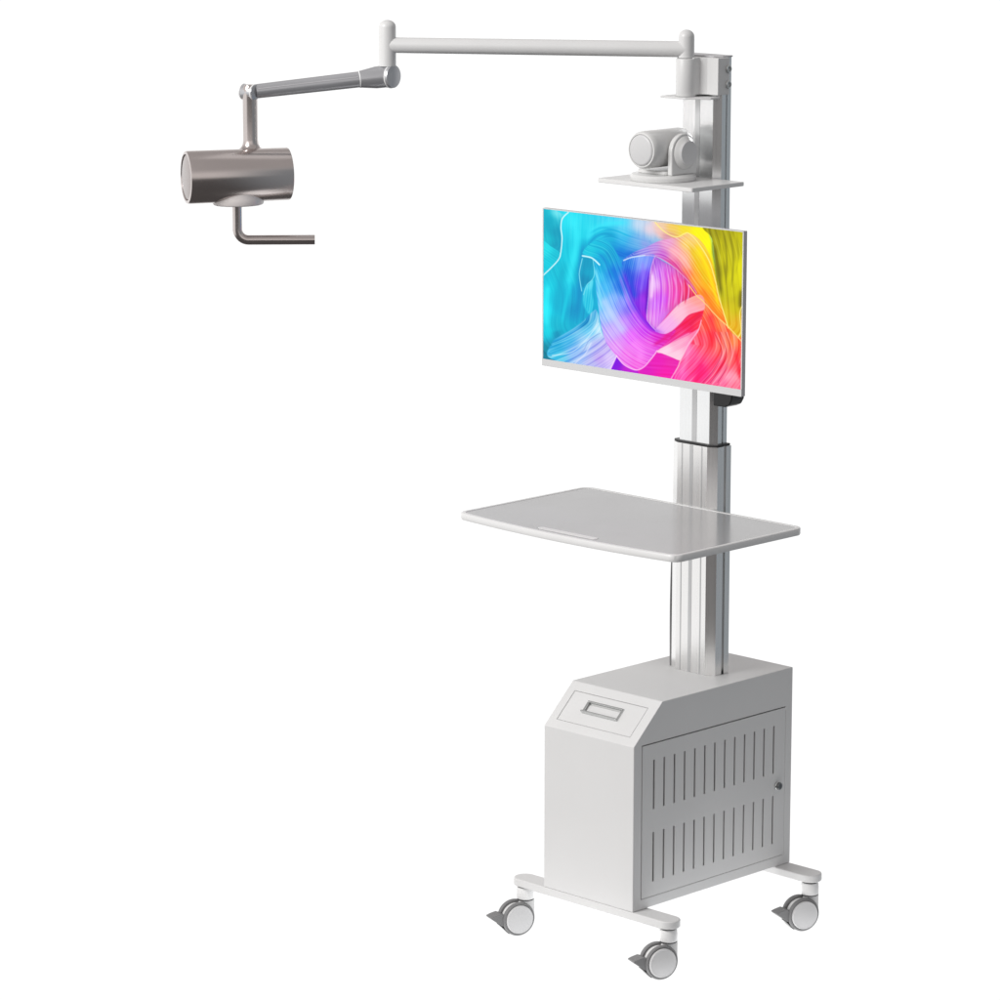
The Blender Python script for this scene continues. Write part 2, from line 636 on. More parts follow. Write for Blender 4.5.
# clamp at the top of the column carrying the swing arm
PX, PY = 0.0, .273
zb0, zb1 = 1.611, 1.6845
bm = BM()
cyl(bm, (PX, PY, Z(1.6075)), (PX, PY, Z(1.683)), .0205, .0205, 40, .0015)
bo = [(-.047, .2985), (-.0205, .2985), (-.0205, PY), (.0205, PY), (.0205, .290), (.034, .2985), (.062, .2985), (.062, .3330), (.0535, .3330), (.0535, .3085), (-.047, .3085)]
prism(bm, [(x, y, Z(zb0)) for x, y in bo], (0, 0, zb1 - zb0))
br = obj('arm_clamp', bm, M['arm'], cart, bev=.0016)
bm = BM()
prism(bm, [(-.047, .2480, Z(1.6035)), (.020, .2480, Z(1.6035)), (.060, .2800, Z(1.6035)), (.060, .3078, Z(1.6035)), (-.047, .3078, Z(1.6035))], (0, 0, .0038))
obj('clamp_plate', bm, M['arm'], br, bev=.0012)
for z in (1.6620, 1.6310):
    bm = BM()
    lathe(bm, (.0605, .3285, Z(z)), (1, 0, 0), [(0, .0082), (.004, .0082), (.0052, .0070), (.0052, .0045), (.0025, .0040), (.0025, 0)], 24)
    obj('bolt', bm, M['chrome'], br)

# swing arm
ZA = 1.7005
P1 = Vector((-.5013, -.070, Z(ZA)))
bm = BM()
p0 = Vector((PX, PY, Z(ZA)))
cyl(bm, p0, P1, .0160, .0157, 40)
arm = obj('swing_arm', bm, M['arm'], cart)
bm = BM()
capsule_post(bm, (PX, PY, Z(1.684)), (PX, PY, Z(1.7395)), .0158, .9)
ob = obj('pivot_post', bm, M['arm'], arm)
bm = BM()
capsule_post(bm, (P1.x, P1.y, Z(1.6585)), (P1.x, P1.y, Z(1.7510)), .0172, .8)
obj('end_post', bm, M['arm'], arm)
# sprung second arm
bd = back
Q = Vector((-.6613, -.2996, Z(1.6104)))
jc = Vector((P1.x, P1.y, Z(1.6380)))
hd = Vector((Q.x - jc.x, Q.y - jc.y, 0)).normalized()
sd = Vector((-hd.y, hd.x, 0))
if sd.dot(rt) < 0:
    sd = -sd
pv = (rt * .80 - back * .60).normalized()            # tilt axis of the joint, seen from its side
ad = (Q - jc).normalized()
bm = BM()
cyl(bm, jc - pv * .016, jc + pv * .0165, .0232, .0232, 48, .0015)
lathe(bm, jc + ad * .004, ad, [(0, .0225), (.02, .0222), (.052, .0172), (.056, .0165)], 40)
jn = obj('arm_joint', bm, M['grey'], arm)
bm = BM()
ring(bm, jc + pv * .0095, pv, .0226, .0016)
obj('joint_ring', bm, M['ring'], arm)
bm = BM()
ring(bm, jc + ad * .058, ad, .0160, .0014)
obj('joint_ring', bm, M['ring'], arm)
bm = BM()
l2 = (Q - jc).length
lathe(bm, jc + ad * .05, ad, [(0, .0163), (l2 - .062, .0145)], 40)
# shallow cover ribs along the tube
obj('spring_arm', bm, M['grey'], arm)
bm = BM()
for a0, a1 in ((22, 30),):
    a_, u_, v_ = frame(ad)
    tow = (-back - ad * (-back).dot(ad)).normalized()
    upv = ad.cross(tow); upv = upv if upv.z > 0 else -upv
    for aa in (a0,):
        dr = tow * math.cos(R(aa)) + upv * math.sin(R(aa))
        cyl(bm, jc + ad * .062 + dr * .0158, jc + ad * (l2 - .016) + dr * .01425, .0011, .0010, 10)
obj('cover_seam', bm, M['monside'], arm)

# monitor mount behind the screen
bm = BM()
box(bm, .0535, .0900, .318, .3440, Z(.9890), Z(1.0060))
ol = [(.0700, Z(.9885)), (.1020, Z(.9890)), (.1130, Z(.9940)), (.1195, Z(1.0050)), (.1210, Z(1.0200)), (.1210, Z(1.0480)), (.0700, Z(1.0480))]
prism(bm, [(x, .285, z) for x, z in ol], (0, .040, 0))
box(bm, .0760, .1150, .2860, .3200, Z(1.0470), Z(1.1150))
box(bm, .0760, .1150, .1790, .2870, Z(1.0980), Z(1.1140))
mount = obj('monitor_mount', bm, M['black'], cart, bev=.003, seg=3)
bm = BM()
box(bm, -.06, .13, .1640, .1800, Z(1.0900), Z(1.2600))
obj('mount_plate', bm, M['black'], mount, bev=.003)
settle(cart)

# ------------------------------------------------------------------ monitor
mz, mh, my = 1.0483, .3243, .14295
mon = thing('monitor', 'thin silver flat screen monitor showing swirling rainbow silk on the cart column', 'monitor', (0, my, Z(mz)))
bm = BM()
prism(bm, [(-.2700, my + .0002, z) for z in (Z(mz), Z(mz + mh))] + [(-.2700, my + .0100, Z(mz + mh)), (-.2700, my + .0100, Z(mz))], (.54, 0, 0))
prism(bm, [(x, my + .0098, z) for x, z in rrect(-.20, .20, Z(mz + .03), Z(mz + mh - .05), .02)], (0, .0110, 0))
obj('housing', bm, M['monside'], mon, bev=.0012)
bm = BM()
# front bezel: chin and three thin edges
SX0, SX1, SZ0, SZ1 = -.2672, .2672, mz + .0142, mz + mh - .0022
box(bm, -.2700, .2700, my - .0016, my + .0000, Z(mz), Z(SZ0))
box(bm, -.2700, .2700, my - .0010, my + .0000, Z(SZ1), Z(mz + mh))
box(bm, -.2700, SX0, my - .0010, my + .0000, Z(SZ0) + .0001, Z(SZ1) - .0001)
box(bm, SX1, .2700, my - .0010, my + .0000, Z(SZ0) + .0001, Z(SZ1) - .0001)
obj('bezel', bm, M['mon'], mon, bev=.0004)


# picture on the screen, painted as colour data on a fine grid (u right, v down)
def spline(pts, closed=False, n=8):
    p = np.array(pts, float)
    if len(p) < 3:
        return p
    o = []
    c = len(p)
    for i in range(c if closed else c - 1):
        if closed:
            a, b, d_, e_ = p[(i - 1) % c], p[i], p[(i + 1) % c], p[(i + 2) % c]
        else:
            a, b, d_, e_ = p[max(i - 1, 0)], p[i], p[i + 1], p[min(i + 2, c - 1)]
        for k in range(n):
            t = k / n
            o.append(.5 * ((2 * b) + (-a + d_) * t + (2 * a - 5 * b + 4 * d_ - e_) * t * t + (-a + 3 * b - 3 * d_ + e_) * t ** 3))
    if not closed:
        o.append(p[-1])
    return np.array(o)


NU, NV = 520, 310
hom_src = [(0, 0), (1, 0), (1, 1), (0, 1)]
hom_dst = [(40, 40), (945, 143), (938, 862), (37, 722)]
A_ = []
for (u, v), (x, y) in zip(hom_src, hom_dst):
    A_ += [[u, v, 1, 0, 0, 0, -u * x, -v * x, x], [0, 0, 0, u, v, 1, -u * y, -v * y, y]]
A_ = np.array(A_, float)
hh = np.append(np.linalg.solve(A_[:, :8], A_[:, 8]), 1).reshape(3, 3)
U, V = np.meshgrid(np.linspace(0, 1, NU), np.linspace(0, 1, NV))
q3 = np.stack([U.ravel(), V.ravel(), np.ones(U.size)]).T @ hh.T
GX, GY = q3[:, 0] / q3[:, 2], q3[:, 1] / q3[:, 2]
rgb = np.zeros((GX.size, 3))
rng = np.random.RandomState(7)


def dist_poly(P, closed):
    """distance to polyline, side sign and arc parameter"""
    dmin = np.full(GX.size, 1e9); sg = np.zeros(GX.size); par = np.zeros(GX.size); acc = 0.
    n = len(P)
    for i in range(n if closed else n - 1):
        a, b = P[i], P[(i + 1) % n]
        ab = b - a
        ll = max(np.hypot(*ab), 1e-6)
        t = np.clip(((GX - a[0]) * ab[0] + (GY - a[1]) * ab[1]) / ll ** 2, 0, 1)
        dx, dy = GX - a[0] - t * ab[0], GY - a[1] - t * ab[1]
        dd = np.hypot(dx, dy)
        mk = dd < dmin
        dmin[mk] = dd[mk]
        sg[mk] = np.sign(ab[0] * dy - ab[1] * dx)[mk]
        par[mk] = (acc + t * ll)[mk]
        acc += ll
    return dmin, sg, par


def inside(P):
    r_ = np.zeros(GX.size, bool)
    n = len(P)
    for i in range(n):
        (x0, y0), (x1, y1) = P[i], P[(i + 1) % n]
        c = ((y0 > GY) != (y1 > GY))
        with np.errstate(divide='ignore', invalid='ignore'):
            xi = (x1 - x0) * (GY - y0) / (y1 - y0 + 1e-12) + x0
        r_ ^= c & (GX < xi)
    return r_


def region(poly, cols, guide=None, amp=.1, freq=.16, smooth=True, soft=3.5, shade=0., power=3.0):
    global rgb
    if poly is None:
        a = np.ones(GX.size); dd = None
    else:
        P = spline(poly, True) if smooth else np.array(poly, float)
        ins = inside(P)
        dd, _, _ = dist_poly(P, True)
        a = np.clip(.5 + np.where(ins, dd, -dd) / soft, 0, 1)
    wsum = np.zeros(GX.size); c = np.zeros((GX.size, 3))
    for x, y, k in cols:
        w_ = 1 / (((GX - x) ** 2 + (GY - y) ** 2) / 1100 + .40) ** (power / 2)
        wsum += w_
        c += w_[:, None] * np.array(k, float)
    c /= wsum[:, None]
    if guide is not None:
        d_, s__, t_ = dist_poly(spline(guide), False)
        sd_ = d_ * np.where(s__ == 0, 1, s__)
        st = np.zeros(GX.size)
        for j in range(7):
            f = freq * rng.uniform(.6, 4.2)
            st += np.sin(sd_ * f + t_ * rng.uniform(-.02, .02) + rng.uniform(0, 6.3)) * rng.uniform(.5, 1)
        st = np.sign(st) * np.abs(st / 3.0) ** 1.25
        c = np.where(st[:, None] > 0, c + (255 - c) * np.minimum(st, 1)[:, None] * amp * 1.5, 255 * (np.clip(c, 0, 255) / 255) ** (1 - np.maximum(st, -1)[:, None] * amp * 3.2))
    if shade and dd is not None:
        c = c * (1 - shade * np.exp(-dd / 14))[:, None]
    rgb = rgb * (1 - a[:, None]) + c * a[:, None]


def line(pts, wd, colr, op=1., fade=False):
    global rgb
    P = spline(pts)
    d_, _, t_ = dist_poly(P, False)
    a = np.clip(1 - (d_ - wd / 2 + 1.3) / 2.6, 0, 1) * op
    if fade:
        T = t_ / max(t_.max(), 1)
        a = a * np.clip(1.15 - T, 0, 1)
    rgb = rgb * (1 - a[:, None]) + np.array(colr, float) * a[:, None]


def glow(pts, wd, colr, op=.6):
    """a soft fold in the printed picture"""
    global rgb
    d_, _, t_ = dist_poly(spline(pts), False)
    T = t_ / max(t_.max(), 1)
    a = np.exp(-(d_ / wd) ** 2) * op * np.clip(6 * T + .25, 0, 1) * np.clip(6 * (1 - T) + .25, 0, 1)
    rgb = rgb * (1 - a[:, None]) + np.array(colr, float) * a[:, None]


region(None, [(170, 90, (50, 225, 240)), (160, 250, (20, 200, 220)), (130, 330, (15, 190, 210)), (60, 400, (15, 200, 220)), (45, 500, (30, 228, 242)),
              (60, 600, (15, 210, 225)), (45, 690, (0, 135, 155)), (60, 710, (0, 110, 135)), (100, 650, (30, 160, 200)), (190, 420, (0, 160, 205)), (190, 330, (5, 170, 200)),
              (170, 500, (0, 150, 195)), (120, 480, (10, 178, 208)), (100, 560, (15, 180, 205)), (250, 130, (60, 222, 238)), (330, 110, (75, 218, 242)), (230, 200, (5, 178, 208)),
              (280, 165, (20, 185, 212)), (200, 150, (35, 210, 228)), (400, 110, (110, 215, 245)), (470, 110, (205, 222, 242)), (520, 130, (238, 215, 225)),
              (430, 170, (105, 198, 238)), (360, 160, (50, 195, 230)), (480, 175, (150, 190, 235)), (470, 205, (80, 160, 222)), (400, 225, (15, 130, 212)), (350, 220, (5, 150, 205)),
              (450, 235, (60, 130, 215)), (150, 420, (5, 175, 205))],
       [(150, 60), (150, 250), (200, 400), (190, 560)], .055, .16)
region([(250, 190), (300, 120), (400, 130), (500, 180), (540, 200), (470, 240), (405, 268), (370, 245), (330, 190), (290, 178)],
       [(290, 150, (40, 205, 228)), (340, 170, (20, 175, 212)), (400, 180, (60, 185, 230)), (440, 200, (90, 175, 228)), (390, 235, (10, 125, 210)), (350, 215, (5, 150, 205)),
        (460, 190, (125, 185, 232)), (500, 195, (150, 165, 228)), (400, 140, (100, 212, 242)), (430, 245, (50, 120, 212))],
       [(230, 260), (270, 190), (340, 160), (430, 190), (520, 215)], .07, .20, soft=30)
glow([(172, 60), (190, 180), (168, 300), (150, 410)], 20, (70, 235, 248), .7)
glow([(222, 190), (207, 300), (203, 420), (185, 540)], 13, (0, 138, 190), .75)
glow([(60, 380), (48, 480), (55, 580)], 16, (60, 238, 248), .7)
glow([(130, 300), (110, 400), (95, 520)], 14, (0, 170, 200), .6)
glow([(160, 380), (140, 470), (120, 560)], 10, (40, 215, 232), .5)
glow([(95, 590), (105, 640), (90, 690)], 22, (0, 125, 165), .6)
glow([(228, 190), (265, 135), (330, 108), (420, 100)], 15, (70, 228, 245), .7)
glow([(232, 235), (262, 178), (310, 152), (370, 165)], 8, (0, 150, 198), .7)
glow([(250, 150), (300, 125), (360, 135), (430, 165)], 5, (10, 175, 212), .5)
glow([(340, 215), (380, 245), (440, 245), (500, 235)], 12, (0, 105, 205), .6)
region([(73, 724), (78, 649), (113, 619), (173, 584), (223, 544), (263, 505), (283, 505), (303, 594), (323, 634), (368, 704), (343, 775)],
       [(100, 660, (30, 165, 210)), (150, 640, (70, 180, 225)), (230, 560, (20, 150, 200)), (250, 600, (130, 215, 245)), (290, 590, (215, 245, 255)), (240, 650, (195, 228, 250)),
        (180, 690, (130, 180, 240)), (110, 710, (90, 205, 230)), (200, 720, (180, 205, 245)), (270, 660, (185, 180, 240)), (320, 660, (200, 180, 240)), (290, 720, (195, 165, 238)),
        (340, 720, (225, 205, 250)), (250, 740, (190, 190, 240))], [(283, 509), (262, 580), (160, 650), (70, 690)], .22, .20, soft=6)
line([(283, 515), (262, 560), (180, 620), (78, 660)], 3, (150, 225, 245), .7)
line([(290, 560), (240, 625), (170, 690), (78, 708)], 4, (215, 242, 252), .8)
line([(297, 605), (248, 635), (215, 690), (150, 738)], 3, (120, 130, 200), .55)
line([(255, 650), (228, 700), (180, 745)], 5, (225, 230, 252), .7)
region([(37, 30), (78, 36), (118, 60), (130, 68), (115, 123), (120, 173), (115, 238), (73, 213), (30, 193)],
       [(37, 60, (10, 178, 198)), (100, 150, (5, 150, 180)), (60, 175, (15, 190, 205)), (110, 200, (5, 155, 185)), (100, 58, (130, 232, 242)), (70, 90, (5, 165, 190))], [(60, 30), (90, 200)], .05, .12)
region([(30, 193), (73, 211), (113, 243), (88, 288), (30, 345)], [(50, 220, (45, 220, 230)), (60, 300, (15, 200, 218)), (100, 250, (20, 188, 208))], [(30, 200), (110, 250)], .05, .15)
line([(152, 55), (125, 83), (118, 123), (123, 173), (117, 238), (108, 268), (78, 303), (34, 345)], 5, (232, 252, 255), .95)
region([(520, 520), (700, 480), (960, 540), (960, 890), (440, 890), (430, 740), (500, 640)], [(500, 760, (220, 30, 185)), (600, 660, (235, 90, 160)), (800, 700, (248, 80, 110)), (560, 690, (225, 60, 180))], None)
# pale peach to yellow top
region([(530, 85), (560, 85), (660, 105), (775, 120), (800, 165), (806, 190), (812, 250), (829, 330), (828, 390), (790, 300), (740, 230), (690, 170), (640, 180), (590, 185), (548, 150)],
       [(520, 110, (238, 212, 222)), (560, 145, (240, 205, 208)), (600, 168, (215, 155, 185)), (575, 112, (238, 205, 170)), (620, 125, (240, 205, 90)), (680, 125, (240, 220, 60)),
        (740, 140, (250, 242, 15)), (780, 200, (250, 245, 0)), (800, 260, (238, 228, 0)), (822, 340, (190, 182, 0))], [(560, 100), (690, 140), (800, 290)], .08, .14, soft=22)
region([(770, 118), (960, 138), (950, 655), (930, 640), (880, 580), (860, 530), (840, 450), (828, 380), (822, 300), (808, 190), (797, 160)],
       [(800, 140, (150, 145, 0)), (870, 150, (168, 162, 0)), (930, 180, (192, 187, 0)), (830, 220, (168, 163, 0)), (880, 250, (198, 193, 8)), (930, 300, (218, 213, 0)), (838, 320, (150, 145, 0)),
        (900, 350, (212, 207, 0)), (850, 420, (190, 185, 10)), (900, 420, (205, 200, 5)), (900, 490, (200, 190, 10)), (938, 440, (135, 125, 0)), (870, 510, (222, 192, 40)), (910, 570, (228, 178, 30)), (940, 560, (220, 180, 60))],
       [(805, 130), (850, 300), (880, 560)], .17, .17)
region([(402, 270), (450, 235), (500, 215), (560, 185), (620, 172), (660, 165), (700, 148), (760, 190), (802, 270), (828, 380), (842, 450), (885, 590), (945, 640), (900, 612), (830, 530), (760, 455), (735, 435), (690, 370), (640, 310), (590, 275), (545, 252), (500, 250), (450, 257)],
       [(430, 255, (90, 125, 222)), (500, 225, (165, 155, 236)), (540, 215, (192, 152, 230)), (600, 195, (238, 172, 216)), (580, 250, (200, 100, 212)), (640, 235, (250, 175, 195)), (640, 290, (230, 105, 175)),
        (690, 200, (246, 218, 125)), (675, 260, (250, 192, 165)), (690, 340, (245, 125, 120)), (740, 240, (240, 217, 45)), (760, 300, (240, 207, 20)), (730, 350, (245, 170, 70)), (760, 430, (248, 140, 50)),
        (800, 390, (245, 190, 25)), (820, 470, (248, 165, 35)), (870, 560, (248, 130, 50)), (800, 480, (245, 150, 50)), (780, 340, (238, 200, 15))],
       [(450, 240), (560, 215), (650, 260), (730, 370), (800, 460), (900, 590)], .13, .17)
region([(403, 274), (440, 258), (500, 250), (545, 252), (527, 330), (517, 420), (508, 520), (530, 575), (560, 605), (500, 580), (455, 500), (420, 400), (393, 300)],
       [(430, 285, (50, 130, 220)), (478, 268, (140, 175, 248)), (488, 300, (150, 175, 250)), (430, 350, (60, 92, 216)), (450, 420, (98, 72, 222)), (480, 380, (118, 72, 232)), (505, 330, (130, 85, 236)),
        (470, 470, (140, 50, 222)), (497, 450, (178, 66, 238)), (512, 440, (120, 20, 190)), (520, 565, (158, 18, 208)), (500, 540, (172, 32, 216)), (410, 300, (30, 120, 215))], [(545, 250), (522, 360), (510, 470), (525, 580)], .10, .2)
region([(545, 256), (580, 275), (640, 310), (700, 370), (738, 432), (690, 450), (620, 500), (580, 550), (548, 590), (520, 560), (508, 530), (516, 440), (520, 360), (528, 300)],
       [(548, 275, (180, 110, 230)), (560, 330, (215, 150, 250)), (538, 380, (240, 198, 252)), (600, 330, (222, 115, 225)), (650, 350, (235, 110, 190)), (690, 400, (238, 70, 125)), (722, 430, (225, 45, 85)),
        (640, 430, (236, 95, 200)), (580, 450, (208, 95, 246)), (540, 470, (218, 138, 250)), (570, 530, (226, 132, 245)), (530, 540, (235, 160, 245)), (640, 470, (236, 105, 185)), (680, 440, (232, 70, 130))],
       [(552, 262), (572, 400), (560, 590)], .20, .22, shade=.10)
region([(765, 450), (830, 525), (900, 605), (955, 655), (955, 880), (610, 830), (645, 765), (665, 715), (700, 640), (740, 590), (755, 545), (760, 500)],
       [(780, 490, (250, 130, 80)), (830, 560, (250, 142, 80)), (900, 640, (250, 142, 82)), (930, 700, (248, 95, 85)), (780, 560, (250, 90, 80)), (800, 620, (250, 68, 88)), (850, 650, (250, 118, 108)),
        (760, 640, (250, 90, 120)), (700, 690, (250, 112, 172)), (720, 740, (250, 84, 152)), (660, 790, (245, 92, 182)), (760, 790, (245, 42, 132)), (840, 760, (246, 62, 112)), (885, 805, (252, 170, 195)),
        (930, 845, (250, 120, 150)), (900, 720, (250, 100, 110)), (932, 780, (238, 55, 75)), (850, 825, (248, 110, 160)), (920, 800, (252, 190, 205))],
       [(775, 450), (835, 560), (862, 670), (815, 765), (740, 850)], .23, .19)
for dx in (0, 26, 52):
    line([(815 + dx, 600), (850 + dx * .8, 690), (815 + dx, 770), (765 + dx * 1.3, 830)], 3, (150, 15, 70), .55)
    line([(823 + dx, 600), (858 + dx * .8, 695), (823 + dx, 778), (775 + dx * 1.3, 835)], 4, (255, 190, 205), .55)
region([(585, 605), (620, 595), (660, 560), (700, 520), (745, 503), (768, 492), (757, 545), (742, 592), (690, 604), (640, 634), (600, 662), (560, 688), (545, 690), (600, 640)],
       [(620, 620, (225, 30, 142)), (690, 565, (232, 20, 92)), (730, 525, (236, 40, 80)), (745, 560, (242, 65, 95)), (600, 650, (226, 52, 172)), (660, 610, (235, 60, 130))], [(545, 700), (620, 640), (690, 590), (760, 540)], .13, .22)
region([(556, 686), (640, 640), (700, 610), (747, 583), (735, 612), (700, 662), (668, 720), (655, 728), (600, 707)],
       [(600, 685, (252, 218, 236)), (650, 705, (252, 212, 230)), (690, 650, (248, 172, 206)), (722, 608, (245, 120, 165)), (640, 655, (248, 175, 208))], [(560, 690), (650, 650), (745, 590)], .08, .2)
region([(556, 697), (600, 706), (650, 729), (654, 742), (637, 780), (615, 830), (470, 800), (520, 745)],
       [(560, 740, (226, 26, 182)), (620, 735, (226, 45, 172)), (500, 775, (215, 20, 186)), (600, 790, (238, 20, 170))], [(470, 760), (640, 770)], .07, .12)
region([(371, 708), (420, 745), (470, 780), (470, 800), (340, 790), (345, 765)], [(370, 745, (125, 8, 215)), (420, 768, (190, 35, 205))], None, smooth=False)
region([(215, 240), (250, 197), (290, 180), (335, 190), (375, 245), (398, 300), (425, 395), (465, 490), (520, 572), (560, 602), (600, 606), (640, 590), (600, 645), (552, 690), (510, 742), (470, 772), (440, 768), (400, 745), (360, 700), (320, 640), (297, 560), (287, 480), (277, 400), (272, 330), (265, 285), (240, 262)],
       [(250, 225, (30, 200, 220)), (300, 225, (12, 185, 215)), (330, 255, (5, 160, 205)), (300, 300, (10, 172, 215)), (350, 330, (20, 130, 215)), (290, 350, (70, 200, 236)), (320, 400, (80, 190, 240)),
        (300, 440, (90, 196, 238)), (385, 390, (50, 120, 220)), (350, 450, (150, 192, 250)), (395, 470, (150, 160, 250)), (330, 520, (175, 208, 250)), (310, 480, (120, 200, 242)), (430, 490, (130, 105, 235)),
        (460, 530, (190, 90, 240)), (400, 560, (208, 155, 250)), (350, 600, (208, 186, 250)), (440, 620, (236, 120, 250)), (420, 700, (242, 135, 236)), (470, 740, (242, 112, 222)), (500, 590, (205, 70, 235)),
        (560, 625, (215, 40, 205)), (600, 625, (230, 40, 165)), (520, 660, (236, 112, 230)), (370, 670, (232, 165, 245)), (480, 660, (238, 115, 238))],
       [(250, 200), (330, 235), (385, 360), (440, 490), (520, 590), (620, 625)], .14, .19)
region([(548, 588), (600, 530), (650, 475), (700, 445), (745, 428), (768, 445), (772, 492), (745, 505), (700, 520), (660, 560), (620, 596), (590, 608), (560, 602)],
       [(560, 595, (236, 172, 242)), (600, 560, (246, 182, 236)), (660, 510, (250, 200, 220)), (740, 455, (252, 165, 155)), (720, 500, (250, 175, 195))], [(550, 595), (650, 500), (760, 450)], .04, .2)
region([(218, 263), (263, 268), (268, 323), (258, 363), (233, 383), (218, 398), (205, 363), (208, 303)], [(230, 300, (5, 152, 188)), (250, 330, (12, 168, 200)), (225, 360, (5, 140, 180))], [(230, 260), (215, 390)], .06, .12)
region([(263, 363), (233, 393), (218, 433), (223, 483), (248, 518), (268, 473), (258, 420)], [(250, 390, (110, 222, 240)), (240, 450, (45, 195, 222)), (235, 420, (60, 200, 225))], [(250, 370), (235, 500)], .08, .15, soft=8)
glow([(300, 440), (350, 520), (410, 610)], 20, (205, 222, 255), .6)
glow([(395, 310), (425, 400), (462, 490), (520, 575), (580, 605)], 10, (110, 25, 215), .55)
glow([(380, 330), (408, 420), (445, 510), (500, 600)], 7, (215, 120, 250), .4)
glow([(440, 640), (480, 690), (470, 740)], 22, (250, 150, 248), .6)
glow([(540, 660), (580, 635), (630, 600)], 9, (215, 10, 130), .6)
glow([(290, 240), (330, 290), (360, 350)], 9, (0, 140, 205), .6)
glow([(275, 300), (290, 400), (300, 500)], 7, (140, 228, 245), .6)
glow([(350, 300), (375, 370), (400, 440)], 10, (15, 105, 210), .5)
glow([(418, 300), (436, 370), (455, 450)], 13, (35, 75, 208), .65)
glow([(490, 280), (488, 350), (478, 420)], 7, (150, 130, 245), .5)
glow([(520, 330), (511, 430), (505, 520)], 6, (95, 5, 180), .75)
glow([(534, 330), (532, 400), (528, 450)], 8, (252, 222, 255), .75)
for x_, k_ in ((575, (190, 70, 225)), (603, (215, 70, 215)), (632, (232, 60, 175)), (660, (225, 45, 140)), (690, (215, 25, 85))):
    glow([(x_ - 14, 285 + (x_ - 560) * .55), (x_, 400), (x_ - 8, 520 - (x_ - 560) * .4)], 4, k_, .7)
    glow([(x_ - 3, 300 + (x_ - 560) * .55), (x_ + 11, 400), (x_ + 2, 510 - (x_ - 560) * .4)], 4, (248, 175, 238), .55)
glow([(585, 262), (640, 298), (695, 362), (735, 420)], 7, (205, 50, 150), .6)
glow([(600, 215), (660, 250), (710, 320)], 12, (255, 200, 200), .5)
glow([(735, 205), (780, 300), (812, 400), (840, 490)], 8, (255, 228, 20), .7)
glow([(700, 200), (745, 290), (790, 390)], 8, (225, 185, 20), .5)
glow([(760, 400), (800, 470), (850, 550)], 8, (250, 120, 30), .6)
glow([(815, 200), (832, 320), (848, 430)], 9, (105, 100, 0), .75)
glow([(858, 145), (872, 260), (868, 380)], 4, (120, 116, 0), .6)
glow([(885, 150), (902, 260), (895, 390)], 5, (130, 126, 0), .6)
glow([(916, 160), (925, 250), (915, 330)], 4, (150, 146, 0), .6)
glow([(925, 260), (930, 380), (920, 480)], 13, (228, 224, 0), .6)
glow([(845, 160), (852, 280), (866, 420)], 5, (205, 200, 10), .6)
glow([(942, 405), (934, 450), (938, 490)], 12, (105, 95, 0), .6)
glow([(790, 510), (812, 590), (795, 680)], 14, (244, 35, 60), .55)
glow([(850, 610), (885, 690), (880, 760)], 10, (255, 150, 130), .5)
glow([(700, 640), (690, 720), (660, 800)], 12, (255, 150, 205), .55)
glow([(765, 740), (745, 790), (730, 840)], 16, (240, 15, 110), .6)
glow([(915, 690), (928, 760), (936, 820)], 9, (232, 30, 60), .6)
glow([(700, 570), (735, 535), (760, 515)], 9, (215, 10, 70), .6)
line([(216, 253), (240, 257), (262, 265), (293, 293)], 7, (215, 250, 255), .95)
line([(215, 265), (203, 320), (202, 350), (212, 413)], 3.5, (170, 240, 250), .9)
line([(263, 268), (270, 333), (258, 363), (236, 385), (220, 430)], 3, (150, 232, 245), .9)
line([(403, 273), (440, 259), (500, 250)], 5, (215, 235, 255), .95)
line([(500, 250), (545, 254), (590, 275), (640, 310), (700, 370), (735, 420)], 3, (240, 185, 225), .8)
line([(545, 256), (528, 305), (520, 360), (516, 440), (508, 530), (520, 560), (548, 590)], 3, (235, 190, 250), .8)
line([(545, 98), (580, 135), (620, 160), (650, 165), (680, 150), (700, 150), (740, 190), (790, 270), (822, 370), (828, 400), (840, 450), (865, 530), (880, 580)], 5, (255, 240, 150), .9)
line([(806, 190), (808, 240), (826, 330), (829, 385)], 2.5, (120, 115, 0), .6)
line([(700, 385), (735, 432), (765, 458), (830, 530), (885, 580), (945, 645)], 5, (255, 215, 140), .9)
line([(952, 460), (933, 510), (938, 590), (925, 625)], 4, (255, 240, 150), .9)
line([(556, 684), (545, 700), (530, 720), (500, 755), (470, 772), (440, 768), (400, 745), (369, 706)], 5, (255, 200, 245), .9)
line([(343, 770), (371, 710)], 5, (250, 225, 255), .9)
line([(757, 545), (742, 592), (700, 652), (667, 718), (650, 760), (618, 815)], 4, (255, 200, 222), .9)
line([(556, 686), (600, 662), (640, 636), (700, 606)], 3, (255, 190, 220), .7)
line([(600, 608), (650, 580), (690, 530), (745, 506)], 2.5, (190, 15, 90), .4)

rgb = np.clip(rgb, 0, 255) / 255
gr = rgb.mean(1, keepdims=True)
rgb = np.clip(gr + (rgb - gr) * 1.12, 0, 1)
# the screen's own contrast: a little more saturated than the sampled tones
lin = np.where(rgb <= .04045, rgb / 12.92, ((rgb + .055) / 1.055) ** 2.4)
vx = (SX0 + 0 * U) + (SX1 - SX0) * U
vz = Z(SZ1) + (SZ0 - SZ1) * V
co = np.stack([vx.ravel(), np.full(U.size, my - .0004), vz.ravel()], 1)
idx = np.arange(NU * NV).reshape(NV, NU)
fc = np.stack([idx[:-1, :-1].ravel(), idx[1:, :-1].ravel(), idx[1:, 1:].ravel(), idx[:-1, 1:].ravel()], 1)
me = bpy.data.meshes.new('screen')
me.from_pydata(co.tolist(), [], fc.tolist())
at = me.color_attributes.new('picture', 'FLOAT_COLOR', 'POINT')
at.data.foreach_set('color', np.concatenate([lin, np.ones((lin.shape[0], 1))], 1).astype(np.float32).ravel())
mt = bpy.data.materials.new('lit_screen')
mt.use_nodes = True
n = mt.node_tree
p = n.nodes['Principled BSDF']
